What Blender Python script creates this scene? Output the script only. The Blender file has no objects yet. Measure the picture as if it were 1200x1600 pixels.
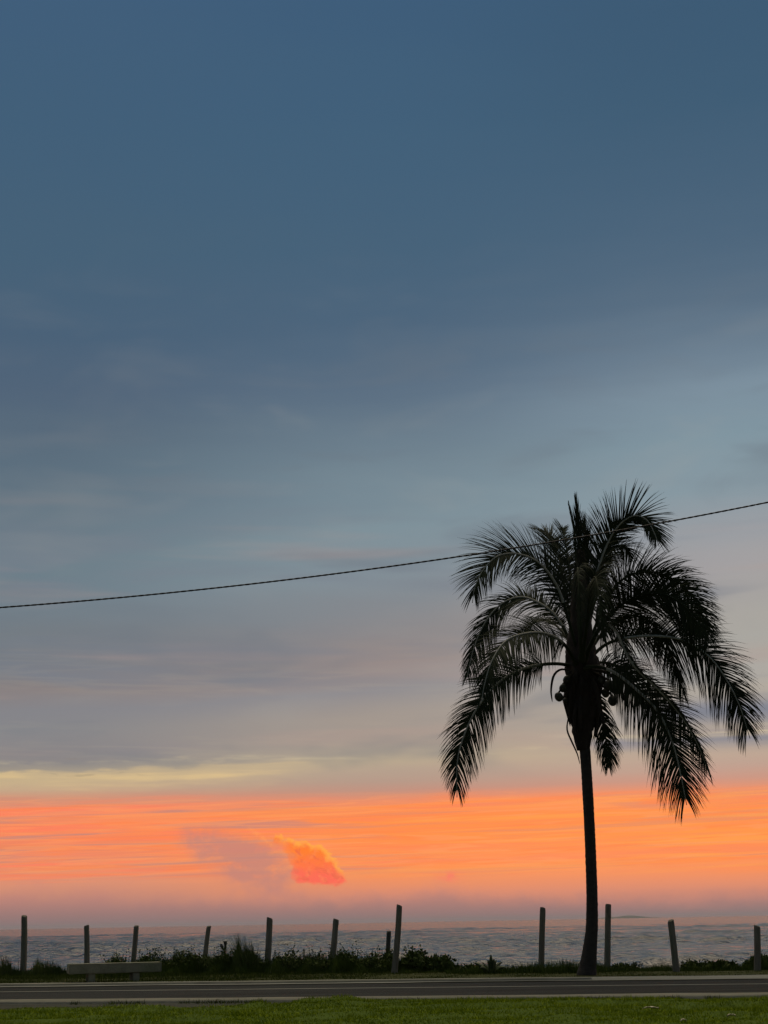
import bpy, bmesh, math, random
import numpy as np
from mathutils import Vector, Matrix
R = math.radians
scene = bpy.context.scene
col = scene.collection

# ------------------------------------------------------------------ camera
F_PX, CX, CY = 2400.0, 600.0, 800.0          # focal length and centre in photograph pixels
CAM_H = 0.95
PITCH = math.atan((1441.0 - 800.0) / F_PX)
ROLL = R(-1.05)
cam_d = bpy.data.cameras.new('camera')
cam = bpy.data.objects.new('camera', cam_d); col.objects.link(cam)
cam_d.sensor_fit = 'VERTICAL'; cam_d.sensor_height = 36.0
cam_d.lens = F_PX / 1600.0 * 36.0
cam_d.clip_start = 0.1; cam_d.clip_end = 60000
CAM_ROT = Matrix.Rotation(R(90) + PITCH, 3, 'X') @ Matrix.Rotation(ROLL, 3, 'Z')
cam.matrix_world = Matrix.Translation((0, 0, CAM_H)) @ CAM_ROT.to_4x4()
scene.camera = cam

def pix_dir(x, y):
    return (CAM_ROT @ Vector(((x - CX) / F_PX, -(y - CY) / F_PX, -1.0))).normalized()
def at(x, y, Y):                              # the point at distance Y seen at a photograph pixel
    d = pix_dir(x, y); t = Y / d.y
    return Vector((d.x * t, Y, CAM_H + d.z * t))
def on_ground(x, y, z=0.0):
    d = pix_dir(x, y); t = (z - CAM_H) / d.z
    return Vector((d.x * t, d.y * t, z))
def az_el(x, y):
    d = pix_dir(x, y)
    return math.degrees(math.atan2(d.x, d.y)), math.degrees(math.asin(d.z))

# ------------------------------------------------------------------ sky
SUN_AZ, FILL_EL = 6.0, 66.0
world = bpy.data.worlds.new('World'); scene.world = world; world.use_nodes = True
wt = world.node_tree; wt.nodes.clear()

class NB:                                     # small node-graph builder
    def __init__(self, tree): self.t = tree
    def _set(self, sock, v):
        if isinstance(v, bpy.types.NodeSocket): self.t.links.new(v, sock)
        else: sock.default_value = v
    def m(self, op, a, b=None, c=None, clamp=False):
        n = self.t.nodes.new('ShaderNodeMath'); n.operation = op; n.use_clamp = clamp
        self._set(n.inputs[0], a)
        if b is not None: self._set(n.inputs[1], b)
        if c is not None: self._set(n.inputs[2], c)
        return n.outputs[0]
    def add(self, a, b): return self.m('ADD', a, b)
    def sub(self, a, b): return self.m('SUBTRACT', a, b)
    def mul(self, a, b): return self.m('MULTIPLY', a, b)
    def step(self, x, lo, hi):                # smoothstep lo..hi -> 0..1
        n = self.t.nodes.new('ShaderNodeMapRange'); n.interpolation_type = 'SMOOTHSTEP'
        self._set(n.inputs['Value'], x); n.inputs['From Min'].default_value = lo; n.inputs['From Max'].default_value = hi
        return n.outputs['Result']
    def gauss(self, x, c, w):
        d = self.m('DIVIDE', self.sub(x, c), w)
        return self.m('EXPONENT', self.mul(self.mul(d, d), -1.0))
    def vec(self, x, y, z=0.0):
        n = self.t.nodes.new('ShaderNodeCombineXYZ')
        for i, v in enumerate((x, y, z)): self._set(n.inputs[i], v)
        return n.outputs[0]
    def noise(self, v, scale=1.0, detail=3.0, rough=0.5, dist=0.0):   # -1..1
        n = self.t.nodes.new('ShaderNodeTexNoise')
        self._set(n.inputs['Vector'], v); n.inputs['Scale'].default_value = scale
        n.inputs['Detail'].default_value = detail; n.inputs['Roughness'].default_value = rough
        n.inputs['Distortion'].default_value = dist
        return self.m('MULTIPLY_ADD', n.outputs[0], 2.0, -1.0)
    def mix(self, f, a, b):
        n = self.t.nodes.new('ShaderNodeMix'); n.data_type = 'RGBA'
        self._set(n.inputs['Factor'], f)
        self._set(n.inputs[6], a); self._set(n.inputs[7], b)
        return n.outputs[2]
    def scale(self, c, f):
        n = self.t.nodes.new('ShaderNodeVectorMath'); n.operation = 'SCALE'
        self._set(n.inputs[0], c); self._set(n.inputs['Scale'], f)
        return n.outputs[0]
    def vadd(self, a, b):
        n = self.t.nodes.new('ShaderNodeVectorMath'); n.operation = 'ADD'
        self._set(n.inputs[0], a); self._set(n.inputs[1], b)
        return n.outputs[0]

def lin(c):
    o = []
    for v in c:
        v /= 255.0
        o.append(v / 12.92 if v <= 0.04045 else ((v + 0.055) / 1.055) ** 2.4)
    return (o[0], o[1], o[2], 1.0)

B = NB(wt)
tc = wt.nodes.new('ShaderNodeTexCoord')
sp = wt.nodes.new('ShaderNodeSeparateXYZ'); wt.links.new(tc.outputs['Generated'], sp.inputs[0])
dx, dy, dz = sp.outputs
U = B.mul(B.m('ARCTAN2', dx, dy), 180 / math.pi)           # azimuth, degrees, 0 = out to sea
V = B.mul(B.m('ARCSINE', dz), 180 / math.pi)               # elevation, degrees

ROWS = [  # elevation at photograph row : cloud colour towards the south, the middle, the north
 (-250, (56, 84, 112), (54, 82, 110), (52, 80, 108)),
 (0,    (63, 93, 122), (61, 92, 121), (58, 88, 115)),
 (200,  (64, 94, 120), (64, 95, 121), (62, 92, 117)),
 (400,  (68, 96, 119), (68, 97, 121), (74, 100, 123)),
 (500,  (72, 96, 119), (75, 100, 123), (88, 110, 130)),
 (600,  (79, 99, 120), (88, 109, 129), (108, 128, 145)),
 (660,  (86, 105, 122), (99, 119, 135), (122, 142, 157)),
 (740,  (94, 114, 128), (111, 131, 144), (126, 148, 160)),
 (820,  (104, 124, 135), (123, 143, 153), (132, 151, 161)),
 (900,  (110, 126, 137), (127, 142, 151), (150, 155, 161)),
 (960,  (113, 122, 130), (128, 135, 142), (160, 158, 160)),
 (1000, (119, 121, 127), (135, 133, 136), (162, 160, 158)),
 (1040, (134, 127, 128), (146, 136, 135), (165, 163, 158)),
 (1075, (130, 131, 137), (138, 138, 143), (165, 165, 160)),
 (1110, (132, 133, 137), (156, 148, 142), (167, 165, 160)),
 (1150, (134, 132, 135), (160, 150, 142), (174, 166, 155)),
 (1177, (140, 135, 134), (168, 157, 142), (180, 165, 150)),
 (1189, (160, 150, 136), (180, 166, 143), (184, 165, 148)),
 (1205, (176, 160, 136), (176, 158, 142), (186, 163, 147)),
 (1220, (184, 158, 136), (176, 152, 138), (188, 158, 144)),
 (1240, (212, 144, 118), (192, 142, 126), (202, 148, 130)),
 (1254, (246, 143, 102), (240, 141, 100), (236, 145, 106)),
 (1280, (250, 137, 92), (254, 139, 74), (254, 144, 78)),
 (1310, (244, 137, 98), (254, 143, 74), (254, 149, 74)),
 (1340, (236, 141, 106), (252, 143, 86), (254, 147, 80)),
 (1370, (220, 145, 116), (240, 145, 98), (250, 146, 92)),
 (1400, (190, 135, 118), (216, 139, 114), (226, 142, 110)),
 (1425, (158, 120, 116), (180, 128, 118), (190, 132, 120)),
 (1441, (136, 114, 114), (152, 120, 116), (162, 125, 121)),
]
VMAX = 44.0
def ramp(k, fac):
    n = wt.nodes.new('ShaderNodeValToRGB'); cr = n.color_ramp; cr.interpolation = 'LINEAR'
    st = sorted((max(0.0, az_el(600, r[0])[1]) / VMAX, lin(r[k])) for r in ROWS)
    while len(cr.elements) < len(st): cr.elements.new(1.0)
    for e, (p, c) in zip(cr.elements, st): e.position = p; e.color = c
    wt.links.new(fac, n.inputs[0]); return n.outputs[0]

# the cloud sheets: long flat banks, so the noise is stretched along the horizon
drift = B.noise(B.vec(B.mul(U, 0.035), B.mul(V, 0.22), 3.1), 1.0, 3, 0.55)
banks = B.noise(B.vec(B.mul(U, 0.06), B.mul(V, 0.55), 7.7), 1.0, 3, 0.55, 0.4)
fine = B.noise(B.vec(B.mul(U, 0.16), B.mul(V, 2.6), 1.3), 1.0, 3, 0.55, 0.3)
amp = B.m('MULTIPLY_ADD', B.step(V, 4.0, 14.0), 1.38, 0.34)
Vw = B.add(V, B.mul(amp, B.add(B.mul(drift, 0.9), B.mul(banks, 0.5))))
tilt = B.mul(B.step(V, 5.5, 8.0), B.sub(1.0, B.step(V, 14.0, 22.0)))
Vw = B.add(Vw, B.mul(U, B.m('MULTIPLY_ADD', tilt, -0.06, -0.012)))
fac = B.m('DIVIDE', Vw, VMAX, clamp=True)
cL, cC, cR = ramp(1, fac), ramp(2, fac), ramp(3, fac)
Uw = B.add(U, B.mul(drift, 3.0))
sky = B.mix(B.step(Uw, -13.0, 0.5), cL, cC)
sky = B.mix(B.step(Uw, -0.5, 13.0), sky, cR)
# mauve and grey-blue banks between 5 and 14 degrees
mid = B.mul(B.step(V, 4.6, 6.5), B.sub(1.0, B.step(V, 12.0, 17.0)))
sky = B.mix(B.mul(mid, B.mul(B.step(banks, 0.05, 0.45), 0.6)), sky, lin((118, 126, 138)))
sky = B.mix(B.mul(mid, B.mul(B.step(B.noise(B.vec(B.mul(U, 0.05), B.mul(V, 0.7), 21.0), 1.0, 3, 0.5), 0.08, 0.5), 0.40)), sky, lin((176, 150, 142)))
# thin pale edges of the banks
edge = B.mul(B.gauss(fine, 0.12, 0.10), B.step(banks, -0.3, 0.2))
sky = B.mix(B.mul(B.mul(B.step(V, 4.6, 5.6), B.sub(1.0, B.step(V, 8.0, 11.0))), B.mul(edge, 0.06)), sky, lin((206, 192, 160)))
# blue-grey bank low in the north, behind the palm
a1, e1 = az_el(1130, 1112)
bank2 = B.mul(B.gauss(V, B.add(e1, B.mul(banks, 0.3)), 0.45), B.step(B.add(U, B.mul(fine, 1.5)), az_el(930, 1100)[0], az_el(1080, 1100)[0]))
sky = B.mix(B.mul(bank2, 0.85), sky, lin((114, 124, 142)))
a2, e2 = az_el(1000, 1160)
bank3 = B.mul(B.gauss(V, B.add(e2, B.mul(fine, 0.15)), 0.28), B.step(B.add(U, B.mul(fine, 1.5)), az_el(880, 1150)[0], az_el(960, 1150)[0]))
sky = B.mix(B.mul(bank3, 0.80), sky, lin((118, 126, 142)))
sky = B.mix(B.mul(B.mul(B.gauss(V, B.add(az_el(1100, 1146)[1], B.mul(fine, 0.3)), 0.13), B.step(U, az_el(820, 1150)[0], az_el(1000, 1150)[0])), B.step(fine, -0.3, 0.2)), sky, lin((200, 186, 160)))
rag = B.noise(B.vec(B.mul(U, 0.30), B.mul(V, 1.6), 44.0), 1.0, 4, 0.6, 0.3)
gv = B.sub(V, B.add(az_el(150, 1199)[1], B.add(B.mul(U, 0.035), B.mul(rag, 0.30))))
gapm = B.mul(B.sub(1.0, B.step(gv, 0.20, 0.36)), B.step(gv, -0.75, 0.1))
gapm = B.mul(gapm, B.sub(1.0, B.step(B.add(U, B.mul(rag, 4.0)), az_el(200, 1200)[0], az_el(640, 1200)[0])))
sky = B.mix(B.mul(gapm, B.m('MULTIPLY_ADD', B.step(fine, -0.25, 0.25), 0.45, 0.42)), sky, lin((226, 196, 142)))
rimv = B.add(az_el(600, 1178)[1], B.add(B.mul(U, 0.02), B.add(B.mul(fine, 0.3), B.mul(banks, 0.25))))
sky = B.mix(B.mul(B.gauss(V, rimv, 0.09), B.mul(B.step(rag, -0.05, 0.35), 0.45)), sky, lin((206, 190, 156)))
mott = B.noise(B.vec(B.mul(U, 0.13), B.add(B.mul(V, 0.42), B.mul(U, -0.02)), 61.0), 1.0, 3, 0.55, 0.4)
mm = B.mul(B.step(V, 4.7, 6.0), B.sub(1.0, B.step(V, 17.0, 26.0)))
sky = B.mix(B.mul(mm, B.mul(B.step(mott, 0.0, 0.45), 0.42)), sky, lin((104, 116, 128)))
sky = B.mix(B.mul(mm, B.mul(B.step(B.mul(mott, -1.0), 0.05, 0.5), 0.12)), sky, lin((168, 166, 160)))
# small dark scraps in the yellow gap in the south
scr = B.noise(B.vec(B.mul(U, 0.75), B.mul(V, 4.2), 9.0), 1.0, 2, 0.5)
gap = B.mul(B.gauss(V, az_el(80, 1203)[1], 0.35), B.sub(1.0, B.step(U, az_el(60, 1200)[0], az_el(330, 1200)[0])))
sky = B.mix(B.mul(gap, B.mul(B.step(scr, 0.28, 0.46), 0.55)), sky, lin((140, 128, 112)))
# glowing band: streaks of yellow-orange and pink
band = B.mul(B.step(V, 1.3, 2.1), B.sub(1.0, B.step(B.add(V, B.mul(banks, 0.3)), 4.0, 4.7)))
st1 = B.noise(B.vec(B.mul(U, 0.07), B.add(B.mul(V, 2.6), B.mul(U, -0.05)), 5.0), 1.0, 3, 0.55, 0.6)
st2 = B.noise(B.vec(B.mul(U, 0.10), B.add(B.mul(V, 3.6), B.mul(U, -0.06)), 15.0), 1.0, 3, 0.6, 0.5)
st3 = B.noise(B.vec(B.mul(U, 0.16), B.add(B.mul(V, 4.2), B.mul(U, -0.08)), 35.0), 1.0, 3, 0.5, 0.9)
north = B.step(U, -9.0, 3.0)
sky = B.mix(B.mul(B.mul(band, B.step(st2, 0.0, 0.30)), B.m('MULTIPLY_ADD', north, -0.40, 0.75)), sky, lin((255, 128, 94)))
sky = B.mix(B.mul(B.mul(band, B.step(B.mul(st2, -1.0), 0.04, 0.34)), B.m('MULTIPLY_ADD', north, -0.60, 0.95)), sky, lin((196, 134, 122)))
sky = B.mix(B.mul(B.mul(band, B.step(st1, -0.02, 0.26)), B.m('MULTIPLY_ADD', north, 0.45, 0.15)), sky, lin((255, 160, 78)))
sky = B.mix(B.mul(B.mul(band, B.step(st3, 0.02, 0.28)), 0.55), sky, lin((255, 132, 74)))
st4 = B.noise(B.vec(B.mul(U, 0.26), B.add(B.mul(V, 5.6), B.mul(U, -0.12)), 75.0), 1.0, 3, 0.5, 1.2)
sky = B.mix(B.mul(B.mul(band, B.step(st4, 0.02, 0.30)), B.m('MULTIPLY_ADD', north, 0.12, 0.38)), sky, lin((255, 156, 98)))
sky = B.mix(B.mul(B.mul(band, B.step(B.mul(st4, -1.0), 0.05, 0.32)), B.m('MULTIPLY_ADD', north, -0.2, 0.40)), sky, lin((232, 130, 98)))
# mauve haze bank along the horizon, with two cloud heads rising from it
puff = B.noise(B.vec(B.mul(U, 0.9), B.mul(V, 1.3), 2.0), 1.0, 4, 0.6)
ppx = 0.0223
ht = 1.05
ht = B.m('MULTIPLY_ADD', B.gauss(U, az_el(688, 1380)[0], 0.8), 0.42, 1.05)
ht = B.add(ht, B.mul(B.sub(1.0, B.step(U, -14.0, -6.0)), 0.45))
ht = B.add(ht, B.mul(B.step(U, 2.0, 9.0), -0.25))
hz = B.sub(B.add(ht, B.mul(puff, 0.55)), V)
haze_col = B.mix(B.step(V, 0.0, 1.7), lin((140, 116, 117)), lin((206, 136, 122)))
sky = B.mix(B.mul(B.step(hz, -0.25, 0.75), 0.82), sky, haze_col)
# a shaded cloud mass leaning up out of the haze
dens = None
for px, py, rp in ((305, 1314, 26), (350, 1328, 34), (395, 1350, 36), (425, 1374, 44)):
    bu, bv = az_el(px, py); rr = rp * ppx * 1.35
    g_ = B.mul(B.gauss(U, bu, rr), B.gauss(V, bv, rr * 0.75))
    dens = g_ if dens is None else B.add(dens, g_)
dens = B.mul(dens, B.m('MULTIPLY_ADD', puff, 1.5, 1.0))
sky = B.mix(B.mul(B.step(dens, 0.15, 1.6), 0.80), sky, lin((192, 132, 122)))
# one towering head still lit by the sun
lump = B.noise(B.vec(B.mul(U, 2.9), B.mul(V, 2.9), 4.0), 1.0, 4, 0.68)
wisp = B.noise(B.vec(B.mul(U, 1.1), B.mul(V, 2.2), 24.0), 1.0, 4, 0.6, 0.6)
sdf = None
for px, py, rp in ((434, 1312, 9), (452, 1323, 15), (472, 1336, 25), (492, 1348, 30), (508, 1360, 26), (526, 1372, 15), (474, 1360, 22), (492, 1368, 18)):
    bu, bv = az_el(px, py); rr = rp * ppx
    du = B.sub(U, bu); dv = B.sub(V, bv)
    d_ = B.sub(B.m('SQRT', B.add(B.mul(du, du), B.mul(dv, dv))), rr)
    sdf = d_ if sdf is None else B.m('SMOOTH_MIN', sdf, d_, 0.12)
dtop = B.sub(B.mul(lump, 0.26), sdf)                        # degrees inside the lumpy outline
inside = B.step(dtop, -0.02, 0.10)
inside = B.mul(inside, B.step(B.add(B.sub(V, az_el(500, 1378)[1]), B.mul(wisp, 0.45)), -0.22, 0.18))
edge_l = B.add(B.sub(U, B.m('MULTIPLY_ADD', B.sub(V, az_el(455, 1345)[1]), -0.25, az_el(455, 1345)[0])), B.mul(wisp, 0.5))
inside = B.mul(inside, B.m('MAXIMUM', B.step(edge_l, -0.45, 0.35), B.step(V, az_el(450, 1325)[1], az_el(450, 1308)[1])))
hv = B.add(V, B.mul(lump, 0.35))
hc = B.mix(B.step(hv, az_el(500, 1374)[1], az_el(500, 1330)[1]), lin((255, 100, 84)), lin((255, 122, 40)))
rimm = B.mul(B.sub(1.0, B.step(dtop, 0.08, 0.30)), B.step(B.add(V, B.mul(U, 0.55)), az_el(490, 1352)[1] + az_el(490, 1352)[0] * 0.55, az_el(500, 1338)[1] + az_el(500, 1338)[0] * 0.55))
hc = B.mix(B.mul(rimm, 0.85), hc, lin((255, 176, 74)))
hc = B.mix(B.mul(B.step(B.noise(B.vec(B.mul(U, 3.5), B.mul(V, 4.0), 14.0), 1.0, 4, 0.6), 0.02, 0.35), 0.45), hc, lin((255, 142, 88)))
fold = B.noise(B.vec(B.mul(U, 2.2), B.add(B.mul(V, 3.0), B.mul(U, 0.8)), 54.0), 1.0, 4, 0.62, 0.5)
hc = B.mix(B.mul(B.mul(B.step(fold, 0.0, 0.30), B.sub(1.0, rimm)), 0.60), hc, lin((228, 92, 70)))
sky = B.mix(B.mul(inside, 0.90), sky, hc)
# wisps trailing off its left shoulder
tr = B.gauss(B.sub(V, az_el(408, 1308)[1]), B.mul(B.sub(U, az_el(408, 1308)[0]), -0.72), 0.10)
tr = B.mul(tr, B.gauss(U, az_el(412, 1310)[0], 0.55))
sky = B.mix(B.mul(tr, B.mul(B.step(lump, -0.25, 0.3), 0.6)), sky, lin((255, 158, 92)))
a3, e3 = az_el(702, 1370)
sky = B.mix(B.mul(B.mul(B.gauss(U, a3, 0.35), B.gauss(V, e3, 0.16)), B.step(lump, -0.4, 0.3)), sky, lin((248, 122, 104)))
# away from the sunset the cloud deck goes on, grey-blue
off = B.step(B.m('ABSOLUTE', U), 35.0, 110.0)
east = B.mix(B.step(V, 0.0, 30.0), lin((124, 122, 126)), lin((80, 98, 118)))
sky = B.mix(off, sky, east)
# clear twilight sky seen weakly through the deck
nish = wt.nodes.new('ShaderNodeTexSky'); nish.sky_type = 'NISHITA'; nish.sun_disc = False
nish.sun_elevation = R(1.0); nish.sun_rotation = R(SUN_AZ); nish.dust_density = 2.0
tot = B.vadd(sky, B.scale(nish.outputs[0], 0.003))
bg = wt.nodes.new('ShaderNodeBackground'); wt.links.new(tot, bg.inputs[0]); bg.inputs[1].default_value = 1.0
wo = wt.nodes.new('ShaderNodeOutputWorld'); wt.links.new(bg.outputs[0], wo.inputs[0])
world.cycles.sampling_method = 'NONE'     # an even sky: plain diffuse sampling is enough

# ------------------------------------------------------------------ added fill lamp: high and very soft, standing in for cloud-deck glow
sl = bpy.data.lights.new('deck_fill', 'SUN'); deck_fill = bpy.data.objects.new('deck_fill', sl); col.objects.link(deck_fill)
sl.energy = 1.9; sl.angle = R(60); sl.color = (1.0, 0.82, 0.56)
sd = Vector((math.sin(R(SUN_AZ)) * math.cos(R(FILL_EL)), math.cos(R(SUN_AZ)) * math.cos(R(FILL_EL)), math.sin(R(FILL_EL))))
deck_fill.rotation_euler = sd.to_track_quat('Z', 'Y').to_euler()

vs = scene.view_settings
vs.view_transform = 'Standard'; vs.look = 'None'; vs.exposure = 0.0; vs.gamma = 1.0
vs.use_curve_mapping = False

cy = scene.cycles
cy.max_bounces = 5; cy.diffuse_bounces = 2; cy.glossy_bounces = 2; cy.transmission_bounces = 2; cy.volume_bounces = 1
cy.use_adaptive_sampling = True; cy.adaptive_threshold = 0.02

# ------------------------------------------------------------------ helpers
def tag(o, label=None, cat=None, group=None, kind=None):
    if label: o['label'] = label
    if cat: o['category'] = cat
    if group: o['group'] = group
    if kind: o['kind'] = kind
    return o
def empty(name, loc):
    o = bpy.data.objects.new(name, None); col.objects.link(o); o.location = loc
    o.empty_display_size = 0.2
    return o
def link(name, me, mat, parent=None):
    o = bpy.data.objects.new(name, me); col.objects.link(o)
    if mat: me.materials.append(mat)
    if parent is not None:
        o.parent = parent
        o.matrix_parent_inverse = Matrix.Translation(-world_loc(parent))
    return o
def world_loc(o):
    return o.location.copy() if o.type == 'EMPTY' else Vector((0, 0, 0))
def mesh(name, verts, faces, smooth=True):
    me = bpy.data.meshes.new(name)
    me.from_pydata([tuple(v) for v in verts], [], faces); me.update()
    if smooth: me.polygons.foreach_set('use_smooth', [True] * len(me.polygons))
    return me
def quads_mesh(name, co, quads, smooth=True):            # numpy, fast
    me = bpy.data.meshes.new(name)
    nq, k = quads.shape
    me.vertices.add(len(co)); me.vertices.foreach_set('co', np.asarray(co, np.float32).ravel())
    me.loops.add(nq * k); me.loops.foreach_set('vertex_index', quads.astype(np.int32).ravel())
    me.polygons.add(nq)
    me.polygons.foreach_set('loop_start', np.arange(nq, dtype=np.int32) * k)
    me.polygons.foreach_set('loop_total', np.full(nq, k, np.int32))
    if smooth: me.polygons.foreach_set('use_smooth', np.ones(nq, bool))
    me.update(calc_edges=True); me.validate()
    return me

def vnoise(x, y, seed=0):                                # numpy value noise, -1..1
    xi = np.floor(x).astype(np.int64); yi = np.floor(y).astype(np.int64)
    fx = x - xi; fy = y - yi; fx = fx * fx * (3 - 2 * fx); fy = fy * fy * (3 - 2 * fy)
    def h(a, b):
        n = (a * 374761393 + b * 668265263 + seed * 2147483647) & 0xffffffff
        n = ((n ^ (n >> 13)) * 1274126177) & 0xffffffff
        return ((n ^ (n >> 16)) & 0xffff) / 32767.5 - 1.0
    return (h(xi, yi) * (1 - fx) + h(xi + 1, yi) * fx) * (1 - fy) + (h(xi, yi + 1) * (1 - fx) + h(xi + 1, yi + 1) * fx) * fy
def fbm(x, y, seed=0, o=4):
    s = 0; a = 1.0; t = 0
    for i in range(o):
        s = s + a * vnoise(x * 2 ** i, y * 2 ** i, seed + i); t += a; a *= 0.5
    return s / t

def mat(name, c0, c1, scale=6.0, rough=0.8, bump=0.15, bscale=40.0, stretch=(1, 1, 1), spec=0.3, detail=5, c2=None, coord='Object'):
    m = bpy.data.materials.new(name); m.use_nodes = True
    t = m.node_tree; p = t.nodes['Principled BSDF']; b = NB(t)
    co = t.nodes.new('ShaderNodeTexCoord'); mp = t.nodes.new('ShaderNodeMapping')
    t.links.new(co.outputs[coord], mp.inputs[0]); mp.inputs['Scale'].default_value = stretch
    n1 = b.m('MULTIPLY_ADD', b.noise(mp.outputs[0], scale, detail, 0.6), 0.9, 0.5, clamp=True)
    c = b.mix(n1, (*c0, 1), (*c1, 1))
    if c2: c = b.mix(b.step(b.noise(mp.outputs[0], scale * 0.23, 4, 0.6), 0.05, 0.4), c, (*c2, 1))
    t.links.new(c, p.inputs['Base Color'])
    p.inputs['Roughness'].default_value = rough; p.inputs['Specular IOR Level'].default_value = spec
    if bump:
        bn = t.nodes.new('ShaderNodeBump'); bn.inputs['Strength'].default_value = bump
        bn.inputs['Distance'].default_value = 0.02
        t.links.new(b.noise(mp.outputs[0], bscale, 4, 0.6), bn.inputs['Height'])
        t.links.new(bn.outputs[0], p.inputs['Normal'])
    return m

M = {
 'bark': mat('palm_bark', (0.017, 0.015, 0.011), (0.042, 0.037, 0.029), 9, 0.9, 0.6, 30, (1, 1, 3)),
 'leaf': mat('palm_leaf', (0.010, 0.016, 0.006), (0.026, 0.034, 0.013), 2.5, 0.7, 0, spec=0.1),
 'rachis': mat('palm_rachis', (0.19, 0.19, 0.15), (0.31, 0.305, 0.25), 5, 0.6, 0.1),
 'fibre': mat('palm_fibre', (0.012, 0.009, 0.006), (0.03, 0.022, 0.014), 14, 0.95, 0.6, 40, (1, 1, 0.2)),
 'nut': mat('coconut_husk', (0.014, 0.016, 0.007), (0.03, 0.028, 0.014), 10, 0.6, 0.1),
 'wood': mat('weathered_wood', (0.10, 0.09, 0.062), (0.22, 0.20, 0.145), 7, 0.9, 0.7, 22, (3, 3, 0.35), c2=(0.12, 0.13, 0.085)),
 'darkwood': mat('dark_wood', (0.035, 0.033, 0.028), (0.075, 0.07, 0.06), 8, 0.9, 0.6, 22, (3, 3, 0.35)),
 'concrete': mat('bench_concrete', (0.105, 0.105, 0.066), (0.24, 0.23, 0.155), 5.0, 0.9, 0.35, 30, c2=(0.15, 0.16, 0.09)),
 'kerb': mat('kerb_concrete', (0.10, 0.10, 0.076), (0.25, 0.245, 0.19), 2.6, 0.9, 0.3, 30, (0.5, 2, 1), c2=(0.15, 0.15, 0.11), spec=0.03),
 'shoulder': mat('worn_concrete_shoulder', (0.10, 0.105, 0.085), (0.34, 0.34, 0.29), 0.8, 0.9, 0.3, 20, (0.25, 2.6, 1), c2=(0.10, 0.105, 0.08), spec=0.03),
 'asphalt': mat('asphalt', (0.019, 0.020, 0.0185), (0.046, 0.048, 0.044), 1.6, 0.85, 0.4, 60, (0.18, 2.2, 1), c2=(0.023, 0.025, 0.021), spec=0.03),
 'paint': mat('road_paint', (0.12, 0.123, 0.105), (0.26, 0.26, 0.225), 3, 0.8, 0.2, 50, (0.5, 2, 1), spec=0.03),
 'soil': mat('sandy_soil', (0.035, 0.042, 0.014), (0.075, 0.078, 0.032), 1.5, 0.95, 0.6, 12, c2=(0.05, 0.065, 0.022), spec=0.03),
 'gutter': mat('gutter_dirt', (0.035, 0.037, 0.028), (0.085, 0.085, 0.068), 1.5, 0.95, 0.5, 20, (0.4, 2, 1), spec=0.03),
 'turf': mat('lawn_turf', (0.045, 0.075, 0.012), (0.09, 0.13, 0.02), 3.0, 0.95, 0.5, 20, spec=0.03),
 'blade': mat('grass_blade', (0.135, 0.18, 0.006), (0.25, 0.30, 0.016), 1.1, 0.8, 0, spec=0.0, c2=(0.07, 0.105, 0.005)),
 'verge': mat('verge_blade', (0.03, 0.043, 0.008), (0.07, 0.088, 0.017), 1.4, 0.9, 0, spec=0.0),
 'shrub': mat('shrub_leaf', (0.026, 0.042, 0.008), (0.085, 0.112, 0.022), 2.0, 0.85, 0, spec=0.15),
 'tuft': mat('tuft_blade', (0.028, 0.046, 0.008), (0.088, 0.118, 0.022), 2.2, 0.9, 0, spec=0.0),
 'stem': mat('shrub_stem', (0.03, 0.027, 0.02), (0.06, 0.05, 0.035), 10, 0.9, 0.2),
 'agave': mat('agave_leaf', (0.02, 0.035, 0.014), (0.05, 0.07, 0.03), 4, 0.7, 0.1),
 'dry': mat('dry_leaf', (0.30, 0.28, 0.17), (0.48, 0.44, 0.30), 8, 0.85, 0.3, 20),
 'cable': mat('cable_sheath', (0.012, 0.012, 0.014), (0.022, 0.022, 0.026), 8, 0.6, 0, spec=0.2),
 'rock': mat('island_rock', (0.08, 0.09, 0.06), (0.16, 0.15, 0.12), 0.01, 0.95, 0),
}
def water_material():
    m = bpy.data.materials.new('sea_water'); m.use_nodes = True
    t = m.node_tree; p = t.nodes['Principled BSDF']; b = NB(t)
    p.inputs['Base Color'].default_value = (0.016, 0.024, 0.040, 1)
    p.inputs['IOR'].default_value = 1.33
    g = t.nodes.new('ShaderNodeNewGeometry'); s = t.nodes.new('ShaderNodeSeparateXYZ')
    t.links.new(g.outputs['Position'], s.inputs[0])
    x, y, z = s.outputs
    dist = b.add(y, b.mul(b.noise(b.vec(b.mul(x, 0.004), b.mul(y, 0.002), 0.0), 1.0, 2, 0.5), 60.0))
    far = b.step(dist, 640.0, 760.0)                       # beyond this the water lies calm
    p.inputs['Roughness'].default_value = 0.10
    t.links.new(b.m('MULTIPLY_ADD', far, 0.085, 0.14), p.inputs['Roughness'])
    h = b.add(b.mul(b.noise(b.vec(b.mul(x, 0.22), b.mul(y, 0.5), 0.0), 1.0, 5, 0.62, 0.3), 1.0),
              b.mul(b.noise(b.vec(b.mul(x, 1.1), b.mul(y, 1.8), 0.0), 1.0, 3, 0.6), 0.35))
    bn = t.nodes.new('ShaderNodeBump'); bn.inputs['Distance'].default_value = 0.9
    t.links.new(b.m('MULTIPLY_ADD', far, -0.24, 0.3), bn.inputs['Strength'])
    t.links.new(h, bn.inputs['Height']); t.links.new(bn.outputs[0], p.inputs['Normal'])
    return m
M['water'] = water_material()

# ------------------------------------------------------------------ the setting: land, road, sea
SLOPE = -0.19                                  # the road runs a little askew to the view
SEA_Z = -2.05
K = 1.0713                                      # distances below were read off the picture and corrected for the lens pitch
def line_y(y0, x): return y0 + SLOPE * x

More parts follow.
